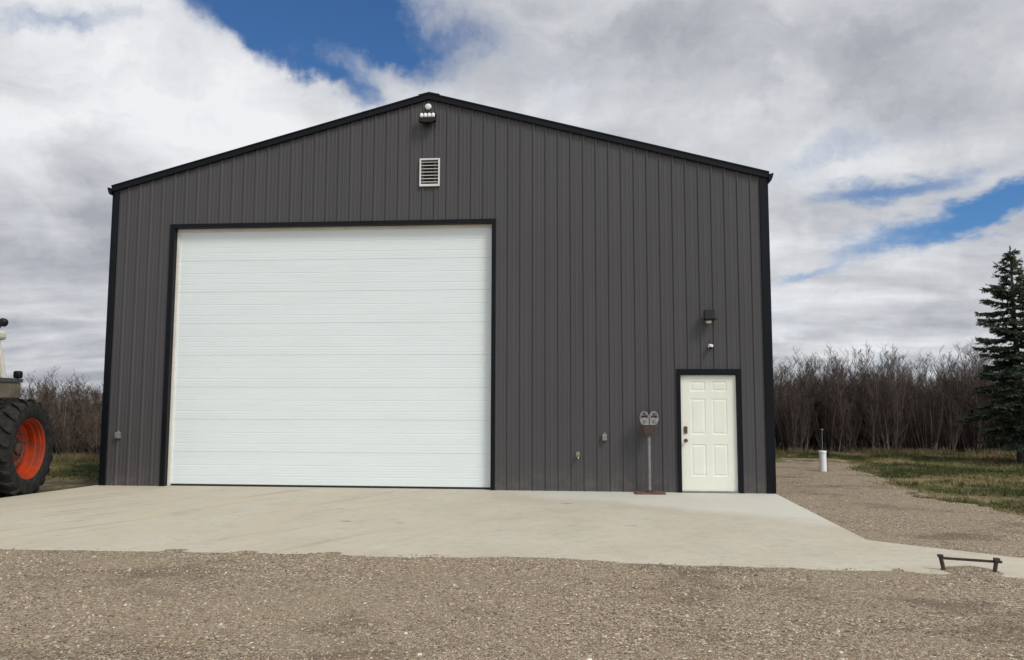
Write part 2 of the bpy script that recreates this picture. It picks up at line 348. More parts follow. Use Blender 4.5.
# ------------------------------------------------------------------ mesh helpers
class MB:
    def __init__(s): s.v = []; s.f = []
    def add(s, verts, faces, mat=None):
        o = len(s.v)
        for p in verts:
            p = Vector(p)
            s.v.append(tuple(mat @ p) if mat is not None else tuple(p))
        s.f += [tuple(i+o for i in f) for f in faces]
        return s
    def box(s, x0, x1, y0, y1, z0, z1, mat=None, taper=0.0, bev=0.0):
        if bev:
            bm = bmesh.new(); bmesh.ops.create_cube(bm, size=1)
            for v in bm.verts: v.co = ((x0+x1)/2+v.co.x*(x1-x0), (y0+y1)/2+v.co.y*(y1-y0), (z0+z1)/2+v.co.z*(z1-z0))
            bmesh.ops.bevel(bm, geom=list(bm.edges), offset=bev, segments=2, profile=.5, affect='EDGES')
            bm.verts.index_update()
            s.add([v.co.copy() for v in bm.verts], [[v.index for v in f.verts] for f in bm.faces], mat); bm.free(); return s
        cx, cy = (x0+x1)/2, (y0+y1)/2
        k = 1-taper
        top = [(cx+(x-cx)*k, cy+(y-cy)*k, z1) for x, y in ((x0, y0), (x1, y0), (x1, y1), (x0, y1))]
        return s.add([(x0, y0, z0), (x1, y0, z0), (x1, y1, z0), (x0, y1, z0)]+top,
                     [(3, 2, 1, 0), (4, 5, 6, 7), (0, 1, 5, 4), (1, 2, 6, 5), (2, 3, 7, 6), (3, 0, 4, 7)], mat)
    def lathe(s, prof, axis='Z', n=24, mat=None, a0=0.0, a1=2*PI):
        """prof: list of (radius, height along the axis)"""
        full = abs(a1-a0-2*PI) < 1e-6
        k = n if full else n+1
        vs = []; fs = []
        for i in range(k):
            a = a0+(a1-a0)*i/n; c, sn = math.cos(a), math.sin(a)
            for r, h in prof:
                vs.append({'Z': (r*c, r*sn, h), 'X': (h, r*c, r*sn), 'Y': (r*sn, h, r*c)}[axis])
        m = len(prof)
        for i in range(n):
            j = (i+1) % k
            for q in range(m-1): fs.append((i*m+q, j*m+q, j*m+q+1, i*m+q+1))
        return s.add(vs, fs, mat)
    def prism(s, poly, a, b, axis='Y', mat=None):
        """poly: 2D outline (in the plane across the axis), extruded from a to b"""
        P = {'Y': lambda u, v, t: (u, t, v), 'X': lambda u, v, t: (t, u, v), 'Z': lambda u, v, t: (u, v, t)}[axis]
        n = len(poly)
        vs = [P(u, v, a) for u, v in poly]+[P(u, v, b) for u, v in poly]
        fs = [tuple(range(n))[::-1], tuple(range(n, 2*n))]+[(i, (i+1) % n, n+(i+1) % n, n+i) for i in range(n)]
        return s.add(vs, fs, mat)
    def tube(s, pts, rads, n=6, cap=True):
        pts = [Vector(p) for p in pts]; vs = []; fs = []
        ref = Vector((0.31, 0.17, 0.93))
        for i, p in enumerate(pts):
            t = (pts[min(i+1, len(pts)-1)]-pts[max(i-1, 0)]).normalized()
            u = t.cross(ref)
            if u.length < 1e-3: u = t.cross(Vector((1, 0, 0)))
            u.normalize(); w = t.cross(u)
            r = rads[i] if isinstance(rads, (list, tuple)) else rads
            for k in range(n):
                a = 2*PI*k/n; vs.append(p+u*(r*math.cos(a))+w*(r*math.sin(a)))
        for i in range(len(pts)-1):
            for k in range(n):
                k2 = (k+1) % n
                fs.append((i*n+k, i*n+k2, (i+1)*n+k2, (i+1)*n+k))
        if cap: fs += [tuple(range(n))[::-1], tuple(range((len(pts)-1)*n, len(pts)*n))]
        return s.add(vs, fs)
    def build(s, name, mat, parent=None, smooth=None, fix=True):
        me = bpy.data.meshes.new(name); me.from_pydata(s.v, [], s.f)
        if fix:
            bm = bmesh.new(); bm.from_mesh(me); bmesh.ops.recalc_face_normals(bm, faces=bm.faces); bm.to_mesh(me); bm.free()
        me.materials.append(mat)
        if smooth is not None:
            me.polygons.foreach_set('use_smooth', [True]*len(me.polygons))
            if smooth < 180: me.set_sharp_from_angle(angle=R(smooth))
        me.update()
        o = bpy.data.objects.new(name, me); COL.objects.link(o)
        if parent is not None: o.parent = parent
        return o
def np_mesh(name, V, Fc, mat, smooth=False):
    """V (n,3), Fc (m,k) arrays"""
    me = bpy.data.meshes.new(name); n, m, k = len(V), len(Fc), Fc.shape[1]
    me.vertices.add(n); me.vertices.foreach_set('co', V.astype(np.float32).ravel())
    me.loops.add(m*k); me.loops.foreach_set('vertex_index', Fc.astype(np.int32).ravel())
    me.polygons.add(m); me.polygons.foreach_set('loop_start', np.arange(0, m*k, k, dtype=np.int32))
    me.polygons.foreach_set('loop_total', np.full(m, k, dtype=np.int32))
    me.polygons.foreach_set('use_smooth', np.full(m, smooth))
    me.update(calc_edges=True); me.validate(); me.materials.append(mat)
    o = bpy.data.objects.new(name, me); COL.objects.link(o); return o
def tag(o, label, cat, group=None):
    o['label'] = label; o['category'] = cat
    if group: o['group'] = group
    return o
def struct(o): o['kind'] = 'structure'; return o
def stuff(o, label=None, cat=None):
    o['kind'] = 'stuff'
    if label: o['label'] = label; o['category'] = cat
    return o
def thing(name, label, cat, loc=(0, 0, 0), rz=0.0, group=None):
    o = bpy.data.objects.new(name, None); COL.objects.link(o); o.location = loc; o.rotation_euler = (0, 0, rz)
    o.empty_display_size = .2
    return tag(o, label, cat, group)
def rotm(loc=(0, 0, 0), rx=0, ry=0, rz=0):
    return Matrix.Translation(loc) @ Matrix.Rotation(rz, 4, 'Z') @ Matrix.Rotation(ry, 4, 'Y') @ Matrix.Rotation(rx, 4, 'X')

# smooth value noise for terrain
_rs = np.random.RandomState(7); _tab = _rs.rand(256, 256)
def vnoise(x, y, s=1.0):
    x = np.asarray(x)*s+1000.3; y = np.asarray(y)*s+1000.7
    i = np.floor(x).astype(int); j = np.floor(y).astype(int); u = x-i; v = y-j
    u = u*u*(3-2*u); v = v*v*(3-2*v); g = lambda a, b: _tab[a % 256, b % 256]
    return (g(i, j)*(1-u)+g(i+1, j)*u)*(1-v)+(g(i, j+1)*(1-u)+g(i+1, j+1)*u)*v
def fbm(x, y, s=1.0): return .5*vnoise(x, y, s)+.3*vnoise(x, y, 2.1*s)+.2*vnoise(x, y, 4.7*s)
def grid(name, xs, ys, zf, mat, keep=None):
    X, Y = np.meshgrid(xs, ys); Z = zf(X, Y); V = np.stack([X, Y, Z], -1).reshape(-1, 3)
    nx, ny = len(xs), len(ys)
    i = np.arange((ny-1)*(nx-1)); a = (i//(nx-1))*nx+i % (nx-1)
    Fc = np.stack([a, a+1, a+nx+1, a+nx], 1)
    if keep is not None:
        k = keep(X, Y).reshape(-1); Fc = Fc[k[Fc].any(1)]
        used = np.unique(Fc); mp = np.zeros(len(V), int); mp[used] = np.arange(len(used)); V = V[used]; Fc = mp[Fc]
    return np_mesh(name, V, Fc, mat, True)

# ------------------------------------------------------------------ ground, gravel yard, slab
W, D, EAVE, RIDGE = 12.283, 18.3, 5.593, 7.235
OX0, OX1, OZ = 1.29, 7.335, 4.83        # big door opening
EX0, EX1, EZ = 10.69, 11.655, 2.075     # entry door opening

def lawn_z(X, Y): return -.075+.06*(fbm(X, Y, .5)-.5)+.03*(vnoise(X, Y, 3)-.5) + .05*np.clip((Y-3)/6, 0, 1)
ax = np.concatenate([np.linspace(-900, -30, 10), np.linspace(-25, 45, 351), np.linspace(50, 900, 10)])
ay = np.concatenate([np.linspace(-600, -30, 8), np.linspace(-25, 30, 276), np.linspace(36, 900, 10)])
struct(grid('ground', ax, ay, lawn_z, M['lawn']))

EDGE = np.array([(-30, 14.9), (-6, 14.9), (-2.4, 14.8), (1.4, 14.8), (4, 15.15), (7.8, 16.0), (9.0, 16.6), (9.8, 15.0), (40, 15.0)])
def yard_sdf(X, Y):
    """positive inside the gravel yard"""
    right = np.interp(Y, EDGE[:, 0], EDGE[:, 1])-X
    back = np.where(X > 6, 9.9-Y, 1.5-Y)
    d = np.minimum(right, back)
    return d+1.3*(fbm(X, Y, .9)-.5)+.35*(vnoise(X, Y, 5)-.5)
SLAB = [(-.04, .12), (-.375, -2.0), (-1.06, -6.02), (2.84, -6.11), (5.2, -6.06), (7.51, -6.09), (9.1, -6.18), (10.98, -6.27), (11.92, -6.33),
        (12.885, -6.49), (14.1, -7.0), (15.2, -7.9), (15.9, -7.1), (14.7, -6.35), (13.378, -5.551), (12.185, -4.623), (12.29, .12)]
def front_edge(X):
    xs = [p[0] for p in SLAB[2:12]]; ys = [p[1] for p in SLAB[2:12]]
    return np.interp(X, xs, ys)
def yard_z(X, Y):
    z = -.028+.022*(fbm(X, Y, .8)-.5)+.016*(vnoise(X, Y, 4.0)-.5)
    left = np.clip((-.1-X)/.4, 0, 1)*np.clip((Y+6.0)/.5, 0, 1)
    z = z-.06*left+.03*(fbm(X, Y, 2.0)-.5)*left
    # the yard is level with the slab's front edge and creeps over it in places
    d = Y-front_edge(X)
    creep = np.where(X < 15, np.exp(-(d/.32)**2)*(.025+.013*(fbm(X*1.0, Y*.3, 2.5)-.5)), 0)
    z = z+creep*(1-.75*np.clip((X-11.9)/.3, 0, 1))
    z = z+.054*np.exp(-(((X-12.54)/.26)**2+((Y+6.26)/.26)**2))        # the small mound by the boot scraper
    s = yard_sdf(X, Y)
    return np.minimum(z, -.02+s*.22)
gx = np.concatenate([np.linspace(-60, -8, 12), np.arange(-7.5, 18.5, .08)])
gy = np.concatenate([np.linspace(-60, -13, 12), np.arange(-12.5, 11.5, .08)])
struct(grid('gravel_yard', gx, gy, yard_z, M['gravel'], keep=lambda X, Y: yard_sdf(X, Y) > -.6))

mb = MB(); mb.prism(SLAB, -.16, 0.0, 'Z')
slab = mb.build('concrete_slab', M['concrete']); struct(slab)
mod = slab.modifiers.new('Bevel', 'BEVEL'); mod.width = .012; mod.segments = 2; mod.limit_method = 'ANGLE'; mod.angle_limit = R(60)

# loose stones
def in_slab(x, y):
    inside = np.zeros(len(x), bool); n = len(SLAB)
    for i in range(n):
        (x0, y0), (x1, y1) = SLAB[i], SLAB[(i+1) % n]
        c = ((y0 > y) != (y1 > y)) & (x < (x1-x0)*(y-y0)/(y1-y0+1e-12)+x0)
        inside ^= c
    return inside
def scatter_stones(seed=3):
    rs = np.random.RandomState(seed)
    def area(n, x0, x1, y0, y1): return np.stack([rs.uniform(x0, x1, n), rs.uniform(y0, y1, n)], 1)
    P = np.concatenate([area(85000, 1.5, 15.5, -10.6, -6.0), area(26000, 12.2, 16.4, -6.2, 9.8), area(6000, -1, 13, -6.5, -5.98)])
    dens = np.clip((fbm(P[:, 0]*.5, P[:, 1]*1.8, .8)-.40)*4.5, .06, 1)
    P = P[rs.rand(len(P)) < dens]
    P = P[(yard_sdf(P[:, 0], P[:, 1]) > 0)]
    ins = in_slab(P[:, 0], P[:, 1]); z = yard_z(P[:, 0], P[:, 1])
    dd = P[:, 1]-front_edge(P[:, 0])
    keep = (~ins) | (z > 0) | ((dd < .15*rs.rand(len(P))**2.5) & (rs.rand(len(P)) < .7))
    P, z, ins = P[keep], z[keep], ins[keep]
    z = np.where(ins, np.maximum(z, 0), z); n = len(P)
    base = np.array([(1, 0, 0), (.2, 1, 0), (-1, .1, 0), (-.1, -1, 0), (.45, .4, .9), (-.5, -.35, .95)], float)
    tri = np.array([(0, 1, 4), (1, 2, 4), (2, 5, 4), (2, 3, 5), (3, 0, 5), (0, 4, 5)])
    size = .0038+.0072*rs.rand(n)**2.0+.010*(rs.rand(n) < .012)
    V = base[None]*(1+.35*(rs.rand(n, 6, 1)-.5))*size[:, None, None]*np.stack([1+.5*rs.rand(n), np.ones(n), .55+.3*rs.rand(n)], 1)[:, None, :]
    a = rs.rand(n)*6.283; c, s = np.cos(a)[:, None], np.sin(a)[:, None]
    V = np.stack([V[:, :, 0]*c-V[:, :, 1]*s, V[:, :, 0]*s+V[:, :, 1]*c, V[:, :, 2]], -1)
    V = V+np.stack([P[:, 0], P[:, 1], z-size*.05], 1)[:, None, :]
    Fc = tri[None]+(np.arange(n)*6)[:, None, None]
    return np_mesh('loose_gravel', V.reshape(-1, 3), Fc.reshape(-1, 3), M['stones'], False)
stuff(scatter_stones(), 'loose multicoloured stones lying over the gravel yard', 'gravel')

def blades(name, P, z, hmin, hmax, width, mat, seed, per=4, lean=.6):
    rs = np.random.RandomState(seed); n = len(P)*per
    Q = np.repeat(P, per, 0)+rs.normal(0, .018, (n, 2)); zz = np.repeat(z, per)
    h = rs.uniform(hmin, hmax, n); a = rs.rand(n)*6.283; le = rs.rand(n)*lean*h; b = rs.rand(n)*6.283
    dx, dy = np.cos(a)*width*.5, np.sin(a)*width*.5
    b0 = np.stack([Q[:, 0]-dx, Q[:, 1]-dy, zz-.01], 1); b1 = np.stack([Q[:, 0]+dx, Q[:, 1]+dy, zz-.01], 1)
    t = np.stack([Q[:, 0]+np.cos(b)*le, Q[:, 1]+np.sin(b)*le, zz+h], 1)
    V = np.stack([b0, b1, t], 1).reshape(-1, 3); Fc = np.arange(3*n).reshape(-1, 3)
    return np_mesh(name, V, Fc, mat)
def grass_points():
    rs = np.random.RandomState(5)
    P = np.concatenate([np.stack([rs.uniform(14.2, 27, 52000), rs.uniform(-5, 13, 52000)], 1), np.stack([rs.uniform(-9, .0, 14000), rs.uniform(.6, 9, 14000)], 1),
                        np.stack([rs.uniform(12.4, 17, 9000), rs.uniform(8.5, 13, 9000)], 1)])
    s = yard_sdf(P[:, 0], P[:, 1])
    k = (s < .05) & (rs.rand(len(P)) < np.clip((fbm(P[:, 0], P[:, 1]*1.4, .8)-.28)*4, .12, 1))
    P = P[k]; return P, lawn_z(P[:, 0], P[:, 1])
P, z = grass_points()
stuff(blades('lawn_grass', P, z, .025, .075, .016, M['blades'], 6, 4), 'short patchy green and straw grass beside the gravel', 'grass')
def straw_points():
    rs = np.random.RandomState(15)
    P = np.concatenate([np.stack([rs.uniform(-9, .2, 5000), 6.6+rs.normal(0, .45, 5000)], 1), np.stack([rs.uniform(12.5, 27, 6000), 12.0+rs.normal(0, .35, 6000)], 1),
                        np.stack([rs.normal(20.5, .5, 500), 8.9+rs.normal(0, .5, 500)], 1)])
    P = P[rs.rand(len(P)) < np.clip((fbm(P[:, 0], P[:, 1], .9)-.38)*4, .05, 1)]
    return P, lawn_z(P[:, 0], P[:, 1])
P, z = straw_points()
stuff(blades('dry_grass', P, z, .05, .24, .012, M['straw'], 16, 4, .9), 'dry straw coloured grass along the foot of the thickets', 'dry grass')

# ------------------------------------------------------------------ the shed
shed = thing('metal_shed', 'tall charcoal ribbed metal shed with black trim and low gable', 'shed')
def roofline(x): return EAVE+(RIDGE-EAVE)*(1-abs(x-W/2)/(W/2))
PITCH9 = .2286
def rib_profile(width):
    """(x, proud) points of the ribbed sheet across the wall"""
    pts = [(0.0, 0.0)]
    k = -1
    while True:
        c = (k+.43)*PITCH9
        if c > width: break
        for x, h in ((-.030, 0), (-.014, .019), (.014, .019), (.030, 0), (PITCH9/3-.011, 0), (PITCH9/3-.004, .0035), (PITCH9/3+.004, .0035), (PITCH9/3+.011, 0),
                     (2*PITCH9/3-.011, 0), (2*PITCH9/3-.004, .0035), (2*PITCH9/3+.004, .0035), (2*PITCH9/3+.011, 0)):
            if 0.001 < c+x < width-.001: pts.append((c+x, h))
        k += 1
    pts.append((width, 0.0)); return sorted(pts)
def ribbed_wall(width, top, holes, place):
    pts = rib_profile(width); xs = [p[0] for p in pts]; hs = [p[1] for p in pts]
    cuts = sorted(set([h[0] for h in holes]+[h[1] for h in holes]+[width/2]))
    for c in cuts:
        if min(abs(c-x) for x in xs) > 1e-4: pts.append((c, float(np.interp(c, xs, hs))))
    pts.sort(); m = MB()
    for (x0, h0), (x1, h1) in zip(pts, pts[1:]):
        z0 = 0.0; xm = (x0+x1)/2
        for a, b, zt in holes:
            if a < xm < b: z0 = zt
        m.add([place(x0, h0, z0), place(x1, h1, z0), place(x1, h1, top(x1)), place(x0, h0, top(x0))], [(0, 1, 2, 3)])
    return m
def wobj(m, smooth=None): return m.build('wall', M['siding'], shed, smooth, fix=False)
wobj(ribbed_wall(W, roofline, [(OX0, OX1, OZ), (EX0, EX1, EZ)], lambda x, h, z: (x, -h, z)))
wobj(ribbed_wall(W, roofline, [], lambda x, h, z: (W-x, D+h, z)))
wobj(ribbed_wall(D, lambda x: EAVE, [], lambda x, h, z: (W-.02+h, x, z)))
wobj(ribbed_wall(D, lambda x: EAVE, [], lambda x, h, z: (.02-h, D-x, z)))
# roof: two ribbed slopes
sl_ang = math.atan2(RIDGE-EAVE, W/2)
m = MB()
OV = .06
for side in (-1, 1):
    pts = rib_profile(D+2*OV)
    for (y0, h0), (y1, h1) in zip(pts, pts[1:]):
        def P3(t, y, h):
            x = W/2+side*t*(W/2+.012); zz = RIDGE+.085-(RIDGE-EAVE)*t*(W/2+.012)/(W/2)
            return (x+side*math.sin(sl_ang)*h, y-OV, zz+h*math.cos(sl_ang))
        m.add([P3(0, y0, h0), P3(1, y0, h0), P3(1, y1, h1), P3(0, y1, h1)], [(0, 1, 2, 3)])
roof = m.build('roof', M['roof'], shed, fix=False)
m = MB()
m.add([(W/2-.2, -.07, RIDGE+.046), (W/2, -.07, RIDGE+.092), (W/2+.2, -.07, RIDGE+.046), (W/2-.2, D+.07, RIDGE+.046), (W/2, D+.07, RIDGE+.092), (W/2+.2, D+.07, RIDGE+.046)], [(0, 1, 4, 3), (1, 2, 5, 4)])
m.build('ridge_cap', M['roof'], roof)
# rake trim, front and back
for yb, s in ((0, -1), (D, 1)):
    for side in (-1, 1):
        m = MB(); y0, y1 = yb+s*.002, yb+s*.062
        xo = W/2+side*(W/2+.02-(.028 if side < 0 else 0))
        def zz(x): return RIDGE-(RIDGE-EAVE)*abs(x-W/2)/(W/2)
        def quad(lo, hi, ya, yb_):
            xs_ = (W/2, xo)
            v = []
            for y in (ya, yb_):
                for x in xs_: v += [(x, y, zz(x)+lo), (x, y, zz(x)+hi)]
            m.add(v, [(0, 2, 3, 1), (4, 5, 7, 6), (0, 1, 5, 4), (2, 6, 7, 3), (1, 3, 7, 5), (0, 4, 6, 2)])
        quad(-.04, .055, y0, y1)
        quad(.055, .080, y0, yb+s*.075)
        m.build('rake_trim', M['trim'], shed)
# corner posts of black trim
for x0, x1 in ((.014, .140), (W-.150, W+.004)):
    for y0, y1 in ((-.030, .12), (D-.12, D+.030)):
        m = MB(); m.box(x0, x1, y0, y1, .004, roofline(max(min((x0+x1)/2, W), 0))-.042, bev=.008); m.build('corner_trim', M['trim'], shed)
# gutters
for side in (-1, 1):
    xe = W/2+side*(W/2+.006-(.028 if side < 0 else 0)); prof = [(0, .03), (.080, .05), (.085, .035), (.070, -.02), (.045, -.085), (0, -.095)]
    m = MB(); m.prism([(xe+side*u, EAVE-.01+v) for u, v in prof], -.085, D+.06, 'Y'); m.build('gutter', M['trim'], shed)

# big sectional door
YD = .105
m = MB()
secs = 8; sh = (OZ-.055)/secs
odoor = None
def section(zb, zt):
    """one ribbed panel of the sectional door, outline in (y, z)"""
    h = zt-zb; pr = [(0.0045, zb+.0008), (0.0, zb+.0032)]
    for f, wd, dp in ((.08, .005, .0018), (.16, .004, .0013), (.25, .008, .0030), (.335, .004, .0013), (.42, .005, .0018), (.50, .004, .0013), (.585, .008, .0030), (.67, .004, .0013), (.75, .005, .0018), (.83, .004, .0013), (.91, .005, .0012)):
        z = zb+f*h
        pr += [(0.0, z-wd), (dp, z-wd*.5), (dp, z+wd*.5), (0.0, z+wd)]
    pr += [(0.0, zt-.0032), (0.0045, zt-.0008)]
    return pr
for i in range(secs):
    zb = .035+i*sh; zt = zb+sh
    pr = section(zb, zt); mm = MB()
    xa, xb = OX0+.055, OX1-.02
    n = len(pr)
    v = [(xa, YD+y, z) for y, z in pr]+[(xb, YD+y, z) for y, z in pr]+[(xa, YD+.05, zb), (xa, YD+.05, zt), (xb, YD+.05, zb), (xb, YD+.05, zt)]
    mm.add(v, [(k, n+k, n+k+1, k+1) for k in range(n-1)]+[(2*n, 2*n+2, 2*n+3, 2*n+1)])
    if odoor is None:
        od = bpy.data.objects.new('overhead_door', None); COL.objects.link(od); od.parent = shed; odoor = od
    mm.build('door_panel', M['door_white'], odoor)
m = MB(); m.box(OX0+.056, OX1-.02, YD-.006, YD+.05, .003, .033); m.build('bottom_seal', M['rubber'], odoor)
m = MB()
m.box(OX0+.004, OX0+.053, YD-.035, YD+.06, .003, OZ-.06); m.box(OX1-.018, OX1-.004, YD-.010, YD+.06, .003, OZ-.06); m.box(OX0+.004, OX1-.004, YD-.030, YD+.06, OZ-.058, OZ-.004)
m.build('door_stop', M['jamb'], odoor)
# black casing: face boards and returns
m = MB()
CW = .075
m.box(OX0-CW-.016, OX0+.002, -.034, YD+.06, .003, OZ+CW); m.box(OX1-.002, OX1+CW, -.034, YD+.06, .003, OZ+CW); m.box(OX0+.003, OX1-.003, -.034, YD+.06, OZ-.003, OZ+CW-.001)
m.build('door_casing', M['trim'], odoor)
mb = MB(); mb.box(OX0-.4, OX1+.4, YD+.075, YD+.09, 0, OZ+.3); mb.build('door_backing', M['trim'], odoor)

# entry door
ed = bpy.data.objects.new('entry_door', None); COL.objects.link(ed); ed.parent = shed
m = MB(); c = .075
m.box(EX0-c, EX0-.0, -.034, .08, .003, EZ+c); m.box(EX1, EX1+c, -.034, .08, .003, EZ+c); m.box(EX0+.001, EX1-.001, -.034, .08, EZ-.03, EZ+c-.001)
m.build('door_casing', M['trim'], ed)
DX0, DX1, DZ0, DZ1, DY = EX0+.006, EX1-.006, .03, EZ-.033, .02
m = MB()
w, h = DX1-DX0, DZ1-DZ0
pans = [(a, b, z0, z1) for a, b in ((.175, .445), (.565, .835)) for z0, z1 in ((.125, .40), (.485, .795), (.86, .945))]
xs_ = sorted(set([0, 1]+[p for q in pans for p in q[:2]])); zs_ = sorted(set([0, 1]+[p for q in pans for p in q[2:]]))
for x0, x1 in zip(xs_, xs_[1:]):
    for z0, z1 in zip(zs_, zs_[1:]):
        X0, X1, Z0, Z1 = DX0+x0*w, DX0+x1*w, DZ0+z0*h, DZ0+z1*h
        if any(abs(x0-q[0]) < 1e-6 and abs(z0-q[2]) < 1e-6 for q in pans):
            loops = []
            for ins, dy in ((0, 0), (.010, .006), (.020, .006), (.045, .001)):
                loops.append([(X0+ins, DY+dy, Z0+ins), (X1-ins, DY+dy, Z0+ins), (X1-ins, DY+dy, Z1-ins), (X0+ins, DY+dy, Z1-ins)])
            v = [p for l in loops for p in l]; f = []
            for k in range(3):
                for j in range(4): f.append((k*4+j, k*4+(j+1) % 4, k*4+4+(j+1) % 4, k*4+4+j))
            f.append((12, 13, 14, 15)); m.add(v, f)
        else: m.add([(X0, DY, Z0), (X1, DY, Z0), (X1, DY, Z1), (X0, DY, Z1)], [(0, 1, 2, 3)])
m.box(DX0, DX1, DY+.014, DY+.045, DZ0, DZ1)
slab_d = m.build('door_leaf', M['entry_white'], ed)
m = MB(); m.box(EX0+.002, EX1-.002, -.03, .075, .003, .026, bev=.006); m.build('threshold', M['galv'], ed)
def knob_at(x, z, name):
    k = MB(); k.lathe([(0, 0), (.032, 0), (.032, -.008), (.012, -.012), (.012, -.035), (.026, -.042), (.030, -.058), (.022, -.070), (0, -.073)], 'Y', 18, rotm((x, DY, z)))
    return k.build(name, M['bronze'], ed, 40)
knob_at(DX0+.075, .90, 'door_knob')
m = MB(); m.box(DX0+.045, DX0+.105, DY-.022, DY+.001, 1.02, 1.145, bev=.008)
for i in range(2):
    for j in range(3): m.box(DX0+.058+i*.02, DX0+.072+i*.02, DY-.026, DY-.02, 1.065+j*.024, 1.081+j*.024)
m.build('keypad_lock', M['bronze'], ed)

# ------------------------------------------------------------------ things fixed to the front wall
RB = -.019
v = thing('louvered_vent', 'white louvered gable vent high on the front wall above the big door', 'vent', (6.17, RB-.002, 5.535))
m = MB(); fw = .026; VH = .525
m.box(-.188, -.188+fw, -.028, .01, 0, VH); m.box(.188-fw, .188, -.028, .01, 0, VH); m.box(-.188+fw, .188-fw, -.028, .01, VH-fw, VH); m.box(-.188+fw, .188-fw, -.028, .01, 0, fw+.014)
m.build('frame', M['vent'], v)
for i in range(7):
    m = MB(); m.box(-.161, .161, -.020, .020, -.003, .003, rotm((0, -.004, .085+i*.0625), rx=R(28))); m.build('louver', M['vent'], v)
m = MB(); m.box(-.161, .161, .014, .017, .03, VH-.02); m.build('backing', M['dark_plastic'], v)

f = thing('gable_floodlight', 'black floodlight bar with four pale lenses under the roof peak', 'floodlight', (6.135, RB-.001, 6.76))
m = MB(); T0 = rotm((0, -.12, .02), rx=R(-18))
m.prism([(-.16, -.05), (-.165, .10), (-.145, .115), (.145, .115), (.165, .10), (.16, -.05), (.10, -.085), (-.10, -.085)], -.028, .03, 'Y', T0)
m.build('housing', M['dark_plastic'], f)
for i in range(4):
    m = MB(); m.lathe([(0, -.025), (.024, -.02), (.034, -.010), (.034, .050), (.024, .062), (0, .066)], 'Z', 14, T0 @ rotm((-.108+i*.072, -.026, .036)))
    m.build('lens', M['lens'], f, 60)
m = MB(); m.tube([(0, 0, -.01), (0, -.06, -.02), (0, -.1, .0)], .014, 8); m.box(-.045, .045, -.018, 0, -.055, .035, bev=.004); m.tube([(.02, -.012, -.03), (.02, -.07, -.085), (.02, -.10, -.10)], .016, 8); m.build('bracket', M['dark_plastic'], f)
s = MB(); s.lathe([(0, -.030), (.04, -.028), (.058, -.018), (.062, -.008), (.062, 0), (0, 0)], 'Y', 24)
o = s.build('motion_sensor', M['white_plastic'], None, 50); o.location = (6.125, RB-.001, 7.055)
tag(o, 'small round white sensor disc just under the roof peak above the floodlight bar', 'sensor')

f = thing('square_floodlight', 'black square floodlight on tan bracket arms above the white entry door', 'floodlight', (11.19, RB-.001, 3.05))
m = MB(); T0 = rotm((0, -.15, .035), rx=R(-14))
m.box(-.095, .095, -.02, .05, -.085, .10, T0, bev=.012)
for i in range(5): m.box(-.08, .08, .05, .075, -.065+i*.034, -.058+i*.034, T0)
m.build('housing', M['dark_plastic'], f)
m = MB(); m.box(-.083, .083, -.026, -.018, -.072, .086, T0); m.build('lamp_glass', M['dark_plastic'], f)
for sgn in (-1, 1):
    m = MB(); m.tube([(sgn*.05, -.06, -.045), (sgn*.11, -.09, -.035), (sgn*.14, -.12, -.015)], [.016, .014, .010], 8); m.build('arm', M['bronze'], f, 60)
m = MB(); m.lathe([(0, .0), (.05, 0), (.052, -.03), (.03, -.05), (.02, -.09), (0, -.09)], 'Y', 18, rotm((0, 0, -.05))); m.box(-.035, .035, -.14, -.07, -.10, -.055, bev=.012); m.build('base', M['jamb'], f)
f = thing('security_camera', 'small white dome camera with black eye between the square floodlight and the entry door', 'camera', (11.216, RB-.001, 2.55)); f.scale = (.78, .78, .78)
m = MB(); m.lathe([(0, 0), (.052, 0), (.052, -.022), (.04, -.034), (0, -.036)], 'Y', 20); m.tube([(0, -.03, .0), (0, -.075, -.002)], .024, 10); m.lathe([(0, -.045), (.044, -.04), (.050, -.0), (.044, .02), (0, .024)], 'Z', 18, rotm((.006, -.085, .012)))
m.build('housing', M['white_plastic'], f, 50)
m = MB(); m.lathe([(0, -.042), (.026, -.036), (.040, -.018), (.043, .004), (0, .008)], 'Z', 16, rotm((.002, -.092, -.028))); m.build('camera_eye', M['dark_plastic'], f, 50)
m = MB(); m.tube([(.0, -.01, .04), (.004, -.006, .10), (.0, .004, .15)], .005, 6); m.build('cable', M['dark_plastic'], f)

def outlet_box(label, x, z):
    f = thing('outlet_box', label, 'outlet box', (x, RB+.016, z), 0, 'weatherproof outlet boxes')
    m = MB(); m.box(-.038, .038, -.05, .018, -.058, .058, bev=.006); m.build('box', M['grey_box'], f)
    m = MB(); m.box(-.042, .042, -.078, -.052, -.056, .052, bev=.012); m.lathe([(0, -.082), (.016, -.081), (.02, -.074), (.02, -.06), (0, -.06)], 'Y', 14, rotm((0, 0, -.004))); m.build('cover', M['galv'], f)
    m = MB(); m.tube([(0, -.02, .055), (0, -.02, .085)], .017, 10); m.build('conduit_fitting', M['grey_box'], f)
    return f
outlet_box('grey weatherproof outlet box low on the wall left of the big white overhead door', .357, .925)
outlet_box('grey weatherproof outlet box on the wall between the overhead door and the parking meter', 9.352, .945)
f = thing('hose_bib', 'brass hose tap low on the wall right of the big white door', 'tap', (8.885, RB+.016, .62))
m = MB(); m.lathe([(0, 0), (.034, 0), (.034, -.008), (.014, -.012), (.014, -.07), (0, -.07)], 'Y', 16); m.tube([(0, -.05, 0), (0, -.085, -.01), (0, -.10, -.045)], [.013, .014, .015], 10); m.build('spout', M['brass'], f, 50)
m = MB(); m.tube([(0, -.06, .01), (0, -.085, .045)], .006, 8)
